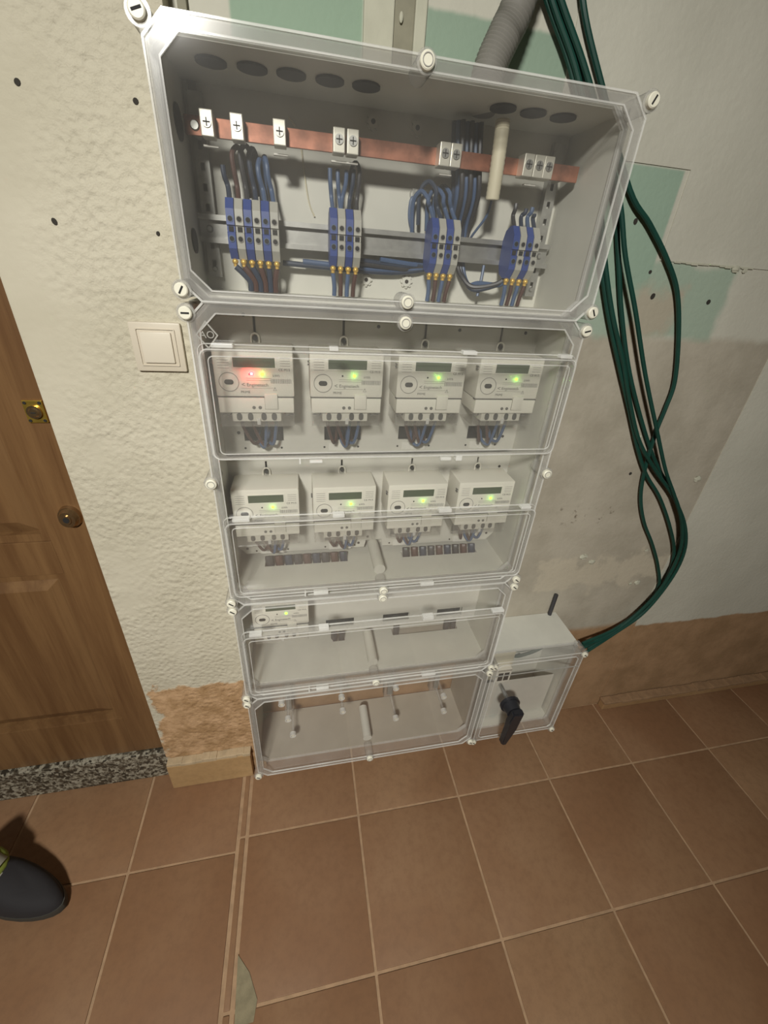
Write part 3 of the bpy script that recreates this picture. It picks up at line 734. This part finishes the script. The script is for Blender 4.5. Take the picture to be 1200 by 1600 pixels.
# ------------------------------------------------------------------ meters
def meter():
    e = empty('electricity_meter', (0, -.051, 0))   # origin: centre of the top edge at the plate
    w = .0655; yb, yf = .0015, -.069
    # body side profile: sloping shoulder on top
    q = MB().box(-w, w, yf, yb, -.080, 0, .004); b = q.build('body', 'meter', e, True)
    MB().box(-w+.002, w-.002, yf-.0015, yb-.001, -.108, -.0812, .0015).build('terminal_lid', 'meterlid', e, True)
    MB().box(.014, .036, yf-.0040, yf+.002, -.101, -.074, .0012).build('cover_tab', 'meter', e, True)
    q = MB(); q.ring([(.0136, -.1014), (.0364, -.1014), (.0364, -.0805), (.0136, -.0805)], [(.0142, -.1008), (.0358, -.1008), (.0358, -.0805), (.0142, -.0805)], yf-.0022, yf-.0010)
    q.build('tab_seam', 'ink', e)
    MB().box(-w+.0005, w-.0005, yf-.0004, yf+.01, -.0815, -.0798).build('seam', 'ink', e)
    # display
    d = MB().box(-.033, .035, yf-.0004, yf+.001, -.0295, -.0125).build('display', 'lcd', e)
    q = MB(); q.ring([(-.0350, -.0315), (.0370, -.0315), (.0370, -.0105), (-.0350, -.0105)], [(-.033, -.0295), (.035, -.0295), (.035, -.0125), (-.033, -.0125)], yf-.0012, yf)
    q.build('display_bezel', 'meterlid', d)
    # optical port
    n = 24; q = MB(); q.ring([(.0165*math.cos(6.2832*i/n), .0165*math.sin(6.2832*i/n)) for i in range(n)], [(.0153*math.cos(6.2832*i/n), .0153*math.sin(6.2832*i/n)) for i in range(n)], -.0008, 0)
    p = q.build('optical_port', 'inkl', e); p.location = (-.0425, yf, -.0545)
    MB().prism(cham(-.0075, .0075, -.0042, .0042, .0041, 4), 1, -.0009, 0).build('port_window', 'port', p)
    # lettering
    pr = text_mesh('print', 'Enginetech', .0082, 'ink', e, (.004, yf-.0004, -.0590))
    text_mesh('print', '<', .0110, 'ink', e, (-.0195, yf-.0004, -.0590))
    text_mesh('print', 'PRIME', .0060, 'ink', e, (-.017, yf-.0004, -.0715))
    text_mesh('print', 'CE M15', .0060, 'ink', e, (.050, yf-.0004, -.0330))
    text_mesh('print', 'kWh', .0060, 'ink', e, (.036, yf-.0004, -.0430))
    text_mesh('print', '!', .0050, 'ink', e, (.0325, yf-.0004, -.0655))
    q = MB(); rb = random.Random(3); x = .026
    while x < .0615:
        ww = rb.choice((.0006, .0009, .0014)); q.box(x, x+ww, yf-.0004, yf, -.0560, -.0485); x += ww+rb.choice((.0006, .0009))
    q.build('barcode', 'inkl', e)
    q = MB()
    for i in range(5): q.box(-.058, -.040, yf-.0003, yf, -.014-.0045*i, -.0132-.0045*i)
    for i in range(4): q.box(.043, .060, yf-.0003, yf, -.014-.0042*i, -.0132-.0042*i)
    for i in range(2): q.box(-.014, .028, yf-.0003, yf, -.0480-.0035*i, -.0474-.0035*i)
    q.box(-.023, .030, yf-.0003, yf, -.0648, -.0643)
    q.ring([(.029, -.0688), (.036, -.0688), (.0325, -.0622)], [(.0300, -.0682), (.0350, -.0682), (.0325, -.0634)], yf-.0003, yf)
    q.build('fine_print', 'inkl', e)
    MB().cyl((-.008, yf, -.0410), (-.008, yf-.0006, -.0410), .0016, 10).build('pulse_lamp', 'slot', e)
    for x in (-.0052, .0052): MB().cyl((x, yf-.0008, -.0985), (x, yf-.0022, -.0985), .0030, 14).build('seal_screw', 'ink', e, True)
    MB().cyl((.0130, yf, -.0405), (.0130, yf-.0010, -.0405), .0028, 14).build('indicator_lamp', 'greenled', e)
    # vents at both sides
    for s in (-1, 1): MB().box(s*w-.003, s*w+.0002, yf+.004, yf+.012, -.020, -.0185).box(s*w-.003, s*w+.0002, yf+.004, yf+.012, -.025, -.0235).build('side_vent', 'ink', e)
    # terminal block under the clear cover
    t = MB().box(-.044, .040, yf+.003, -.002, -.1255, -.1085, .001).build('terminal_strip', 'meter', e)
    for x in (-.032, -.013, .010, .028): MB().prism(cham(x-.0045, x+.0045, -.1235, -.1095, .0044, 3), 1, yf+.0020, yf+.0032).build('terminal_screw', 'port', t)
    q = MB().box(-w+.002, w-.002, yf-.001, yf+.001, -.1335, -.108).box(-w+.002, -w+.004, yf, -.003, -.1335, -.108).box(w-.004, w-.002, yf, -.003, -.1335, -.108).box(-w+.002, w-.002, yf, -.003, -.1335, -.132)
    q.build('clear_terminal_cover', 'cover', e)
    MB().box(-.002, .004, yf-.0025, yf-.001, -.130, -.118, .0006).build('sealing_tab', 'clear_frost', e)
    for s in (-1, 1): MB().tube([(s*.046, yf+.014, -.114), (s*.050, yf+.010, -.1165), (s*.056, yf+.010, -.114), (s*.061, yf+.014, -.1155)], .0012, 6, 3).build('spring_clip', 'ink', e, True)
    # hanging loop
    q = MB(); pts = [(-.0068, 0), (-.0068, .010), (-.0045, .0150), (0, .0168), (.0045, .0150), (.0068, .010), (.0068, 0)]
    q.tube([(x, -.004, z-.001) for x, z in pts], .0017, 8, 3); q.build('hanging_loop', 'meterlid', e, True)
    MB().cyl((0, .001, .0075), (0, -.006, .0075), .0042, 12).build('fixing_screw', 'port', e, True)
    return e
mp_ = meter()
pos = ['leftmost', 'second from the left', 'third from the left', 'rightmost']
meters = []
for r_, zt in ((0, 1.375), (1, 1.111)):
    for i, c in enumerate(MC):
        e = mp_ if not meters else copy_tree(mp_)
        e.location = (c, -.051, zt); meters.append(e)
        tag(e, 'pale grey electricity meter, %s in the %s row%s' % (pos[i], ['top', 'middle'][r_], ', with red and green lamps lit' if (r_, i) == (0, 0) else ', green lamp lit'), 'electricity meter', 'electricity meters in the cabinet stack')
e = copy_tree(mp_); e.location = (.088, -.051, .817)
tag(e, 'pale grey electricity meter standing alone in the low third box', 'electricity meter', 'electricity meters in the cabinet stack')
m0 = meters[0]
rl = MB().cyl((-.0045, -.069, -.0400), (-.0045, -.0702, -.0400), .0034, 14).build('indicator_lamp', 'redled', m0); rl['label'] = 'lit red indicator lamp'
MB().cyl((-.0045, -.0702, -.0400), (-.0045, -.0705, -.0400), .0016, 12).build('lamp_core', 'redglow', rl)
# the small lamps also throw a little light on the face around them
def glow(x, y, z, col, pw, par):
    l = bpy.data.lights.new('lamp_glow', 'POINT'); l.energy = pw; l.color = col; l.shadow_soft_size = .002
    o = bpy.data.objects.new('lamp_glow', l); COL.objects.link(o); o.location = (x, y, z); o.parent = par
glow(-.0045, -.078, -.040, (1, .06, .06), .035, m0)
for e in meters[:4]: glow(.013, -.076, -.0405, (.35, 1, .08), .0032, e)
for e in meters[4:]: glow(.013, -.076, -.0405, (.35, 1, .08), .0032, e)

# wires looping from each meter into the opening of the plate
k = 0
for r_, (zo, ztop) in enumerate(((1.200, 1.2435), (.942, .9800))):
    for i, c in enumerate(MC):
        rnd = random.Random(10*r_+i)
        for j, (dx, mt, sag) in enumerate(((-.032, 'brownw', .006), (-.013, 'brownw', .014), (.010, 'bluew', .018), (.028, 'bluew', .008))):
            x = c+dx; x2 = c+[-.010, .012, -.006, .012][j]+rnd.uniform(-.006, .006)
            wire([(x, -.088, ztop+.002), (x, -.086, ztop-.014), ((x+x2)/2+.002, -.078, zo-.004-sag*.7), (x2, -.062, zo-.006-sag*.3), (x2+.002, -.046, zo+.002), (x2, -.026, zo+.008)],
                 .0032, mt, '%s %s wire looping out of the %s meter of the %s row' % (['left', 'right'][j % 2], 'brown' if mt == 'brownw' else 'blue', pos[i], ['top', 'middle'][r_]), 'meter leads of the %s row, %s' % (['top', 'middle'][r_], pos[i]))
# dark cable loom running down behind the plates
for x0, x1, z in ((.062, .246, .888), (.390, .575, .888)):
    for j in range(9):
        x = x0+.006+(x1-x0-.012)*j/8
        mt = ['blackw', 'brownw', 'dbluew'][j % 3]
        wire([(x, -.060, .902), (x, -.064, .894), (x+.002, -.066, .875), (x, -.058, .845)], .0095, mt,
             '%s cable, %s from the left in the %s floor slot under the middle row' % ({'blackw': 'black', 'brownw': 'brown', 'dbluew': 'dark blue'}[mt], (NM+['seventh', 'eighth', 'ninth'])[j], 'left' if x0 < .3 else 'right'), 'cables through the floor of the meter box')
for (x, mt), nn in zip(((.222, 'blackw'), (.243, 'blackw'), (.402, 'blackw'), (.556, 'blackw'), (.576, 'blackw')), NM):
    wire([(x, -.032, .600), (x, -.033, .585), (x, -.034, .565)], .0095, mt, 'black cable stub in the floor of the low third box, %s from the left' % nn, 'cable stubs in the low box')

# ------------------------------------------------------------------ fuse holders in the lowest box
FH = [[(.071, .434), (.085, .361), (.095, .283)], [(.237, .427), (.241, .363)], [(.395, .437), (.406, .290)], [(.551, .366), (.562, .290)]]
FN = ['leftmost, with three clear pegs', 'second from the left', 'third from the left', 'rightmost']
for f, nm in zip(FH, FN):
    zs_ = [z for _, z in f]; xm = sum(x for x, _ in f)/len(f)
    e = empty('fuse_holder', (xm, -.006, min(zs_)-.02)); tag(e, 'clear plastic fuse holder in the lowest box, %s' % nm, 'fuse holder', 'fuse holders in the lowest box')
    part('base', MB().box(xm-.015, xm+.015, -.030, -.0062, min(zs_)-.02, max(zs_)+.02, .002), 'clear_edge', e, True)
    for x, z in f:
        part('peg', MB().cyl((x, -.030, z), (x, -.112, z), .0042, 14), 'clear_edge', e, True)
        q = MB(); n = 20; q.ring([(x+.0090*math.cos(6.2832*i/n), z+.0090*math.sin(6.2832*i/n)) for i in range(n)], [(x+.0060*math.cos(6.2832*i/n), z+.0060*math.sin(6.2832*i/n)) for i in range(n)], -.120, -.110)
        part('peg_head', q, 'clear_frost', e, True)
        part('head_screw', MB().cyl((x, -.112, z), (x, -.119, z), .0045, 14), 'screwcream', e, True)
    part('contact', MB().box(xm-.008, xm+.008, -.042, -.030, min(zs_)+.01, max(zs_)-.005 if len(f) > 1 else max(zs_), .001), 'steel', e)

# ------------------------------------------------------------------ switch enclosure
SX0, SX1, SZ0, SZ1 = .660, .945, .185, .556
sw, osw = enclosure('switch_enclosure', 'squarish grey box with clear front and black rotary handle, right of the lowest box', SX0, SX1, SZ0, SZ1, -.126, -.163,
    [(SX1-.002, SZ1-.004, D(40)), (SX0, SZ0, D(40)), (SX1-.004, SZ0, D(40)), (SX0, SZ1-.01, D(40))], ch=.010)
part('inner_cover', MB().box(SX0+.008, SX1-.008, -.098, -.095, SZ0+.012, .372), 'plate', sw)
part('cover_edge', MB().box(SX0+.004, SX1-.004, -.1655, -.1635, .4975, .4995), 'inkl', sw)
part('handle_base', MB().cyl((0, -.163, 0), (0, -.172, 0), .031, 28).cyl((0, -.172, 0), (0, -.196, 0), .026, 28, .022), 'black', sw, True).location = (.757, -.0, .407)
for o in sw.children:
    if o.name.startswith('handle_base'): o.data.transform(Matrix.Translation(sw.location)); o.location = Vector((.748, 0, .362))-sw.location; hb = o
q = MB().prism([(-.016, .018), (.020, .020), (.018, -.030), (.010, -.052), (.004, -.132), (-.014, -.132), (-.014, -.055), (-.017, -.030)], 1, -.216, -.194)
bmesh.ops.bevel(q.b, geom=list(q.b.edges), offset=.004, segments=2, affect='EDGES')
hg = q.build('handle_grip', 'black', hb, True); hg.rotation_euler = (0, D(4), 0)
# switch body seen through the clear front
def sp(name, mb, mat, label, cat='switch'): pass
ss = empty('switch_disconnector', (.76, -.006, .42)); tag(ss, 'cream switch body with copper-ended green cables inside the right-hand box', 'switch')
def P2(name, mb, mat, par=ss, smooth=False): return mb.build(name, mat, par, smooth, off=-ss.location)
P2('body', MB().box(.682, .775, -.092, -.0062, .380, .53, .003), 'tube')
P2('body_step', MB().box(.715, .765, -.112, -.092, .392, .450, .002), 'meter')
P2('contact_slot', MB().box(.722, .738, -.1128, -.112, .400, .435), 'slot'); P2('contact_slot', MB().box(.742, .758, -.1128, -.112, .400, .435), 'slot')
P2('contact_slot', MB().box(.688, .700, -.0928, -.092, .388, .425), 'slot')
P2('handle_shaft', MB().cyl((.748, -.1628, .362), (.748, -.0985, .362), .006, 12), 'steel', ss, True)
for j, (x, z) in enumerate(((.80, .52), (.80, .495), (.80, .468))):
    wire([(.938, -.055, .53-.008*j), (.90, -.072, .525-.012*j), (.85, -.080, .515-.018*j), (.80, -.080, z-.004), (.778, -.075, z-.006)], .0055, 'green', 'dark green cable ending inside the switch box, %s from the top' % NM[j], 'cable ends in the switch box')
    wire([(.815, -.062, z-.02), (.80, -.065, z-.022), (.7765, -.065, z-.024)], .0045, 'brownw' if j == 1 else 'dbluew', 'short %s lead beside the switch body, %s from the top' % ('brown' if j == 1 else 'dark blue', NM[j]), 'leads in the switch box')

# pipe stub rising from the switch box
pp = atY(868, 925, -.008)
o = MB().cyl((0, 0, 0), (0, 0, .085), .0062, 14).build('pipe_stub', 'blackw', None, True); o.location = (.922, -.008, .5545)
tag(o, 'short dark pipe rising behind the switch box against the grey patch', 'pipe')

# ------------------------------------------------------------------ green cables on the wall
def gcable(px, label, ys=None, r=.0048):
    pts = []
    for i, (a, b) in enumerate(px):
        y = -.010 if ys is None else ys[min(i, len(ys)-1)]
        pts.append(atY(a, b, y))
    return wire(pts, r, 'green', label, 'green cables hanging right of the cabinets', 'green_cable', 8, 6, 'cable')
def yy(n, base, end=-.05): return [base]*(n-2)+[(base+end)/2, end]
C1 = [(905, -60), (915, 30), (942, 140), (984, 297), (1015, 350), (1042, 405), (1058, 457), (1060, 527), (1054, 597), (1039, 640), (1025, 675), (1008, 732), (1001, 776), (1006, 815), (1019, 850), (1028, 885), (1029, 916), (1012, 946), (965, 985), (918, 1014)]
C2 = [(846, -60), (866, 10), (905, 128), (935, 300), (947, 422), (958, 496), (973, 562), (984, 627), (999, 689), (1024, 735), (1052, 776), (1070, 820), (1069, 862), (1047, 907), (1006, 957), (960, 990), (914, 1020)]
C3 = [(852, -60), (873, 10), (912, 128), (958, 300), (966, 400), (971, 487), (984, 584), (1008, 676), (1028, 730), (1054, 775), (1064, 812), (1062, 858), (1036, 914), (996, 957), (955, 986), (912, 1012)]
C4 = [(858, -60), (880, 10), (920, 126), (966, 300), (977, 400), (993, 487), (1008, 584), (1026, 671), (1040, 735), (1055, 778), (1066, 822), (1060, 868), (1030, 923), (985, 968), (940, 998), (908, 1008)]
C5 = [(836, -60), (858, 10), (897, 128), (925, 300), (940, 420), (952, 500), (968, 575), (983, 640), (996, 700), (1010, 742), (1031, 778), (1047, 824), (1053, 864), (1042, 903), (1010, 946), (962, 982), (910, 1005)]
gcable(C1, 'dark green cable bowing furthest right beside the top box', yy(len(C1), -.012))
gcable(C2, 'dark green cable leaving the top box corner, outermost at the bottom bend', yy(len(C2), -.022))
gcable(C3, 'dark green cable hanging between two others, crossing the wall patch', yy(len(C3), -.010))
gcable(C4, 'dark green cable running straightest down the wall patch', yy(len(C4), -.030))
gcable(C5, 'dark green cable hanging closest to the cabinet stack', yy(len(C5), -.014))

# ------------------------------------------------------------------ shoe at the lower left
sh = empty('shoe', (-.60, -.25, 0)); tag(sh, 'dark shoe with lime and grey upper on the tiles below the door', 'shoe')
def shoe_mesh(z0, z1, grow, topscale, lift=0):
    q = MB(); n = 28; L, W_ = .155, .052
    def outl(s, zz, hs):
        o = []
        for i in range(n):
            a = 6.2832*i/n; x = math.cos(a); y = math.sin(a)
            xx = L*x*s; ww = (W_-.010*(x < 0)*abs(x))*s
            o.append((xx, ww*y*(1-.12*x*x), zz(x)))
        return o
    rings = []
    for k in range(len(hs_)):
        s, f = hs_[k]; rings.append([q.b.verts.new(v) for v in outl(s, f, None)])
    for a, b in zip(rings, rings[1:]):
        for i in range(n): q.b.faces.new((a[i], a[(i+1) % n], b[(i+1) % n], b[i]))
    q.b.faces.new(rings[0][::-1]); q.b.faces.new(rings[-1]); return q
hs_ = [(.98, lambda x: .0), (1.02, lambda x: .010), (1.0, lambda x: .024+.004*(x > .8))]
s1 = shoe_mesh(0, 0, 0, 0).build('sole', 'soledark', sh, True)
hs_ = [(.98, lambda x: .022), (.98, lambda x: .034+.01*(1-x)), (.90, lambda x: .050+.018*(1-x)), (.72, lambda x: .062+.024*(1-x)), (.50, lambda x: .070+.026*(1-x))]
s2 = shoe_mesh(0, 0, 0, 0).build('upper', 'shoe', sh, True)
q = MB().tube([(-.02, 0, .095), (-.06, 0, .120), (-.085, 0, .15)], .036, 18, 5); q.build('collar', 'greyf', sh, True)
q = MB().sph((-.05, .010, .100), .040, 14, (1.2, .95, .6)); q.build('tongue', 'lime', sh, True)
for i in range(4): MB().tube([(-.005+.016*i, -.022, .088-.007*i), (-.003+.016*i, 0, .096-.007*i), (-.005+.016*i, .022, .088-.007*i)], .0022, 6, 4).build('lace', 'greyf', sh, True)
sh.location = (-.635, -.255, .0008); sh.rotation_euler = (0, 0, D(-22))

# ------------------------------------------------------------------ unseen lamp fixture, spotlight head added to suit the narrowed light
lf = empty('unseen_ceiling_lamp', (LAMP.x, LAMP.y-.10, ZC)); tag(lf, 'unseen white ceiling lamp, spotlight head added to match its narrowed beam', 'lamp')
MB().cyl((0, 0, 0), (0, 0, -.012), .05, 24).build('ceiling_rose', 'lampm', lf, True)
dv = (AIM-LAMP).normalized(); b0 = LAMP-lf.location
MB().cyl((0, 0, -.012), b0-dv*.06, .008, 10).build('arm', 'lampm', lf, True)
MB().cyl(b0-dv*.10, b0-dv*.006, .07, 28, .12).build('lamp_housing', 'lampm', lf, True)
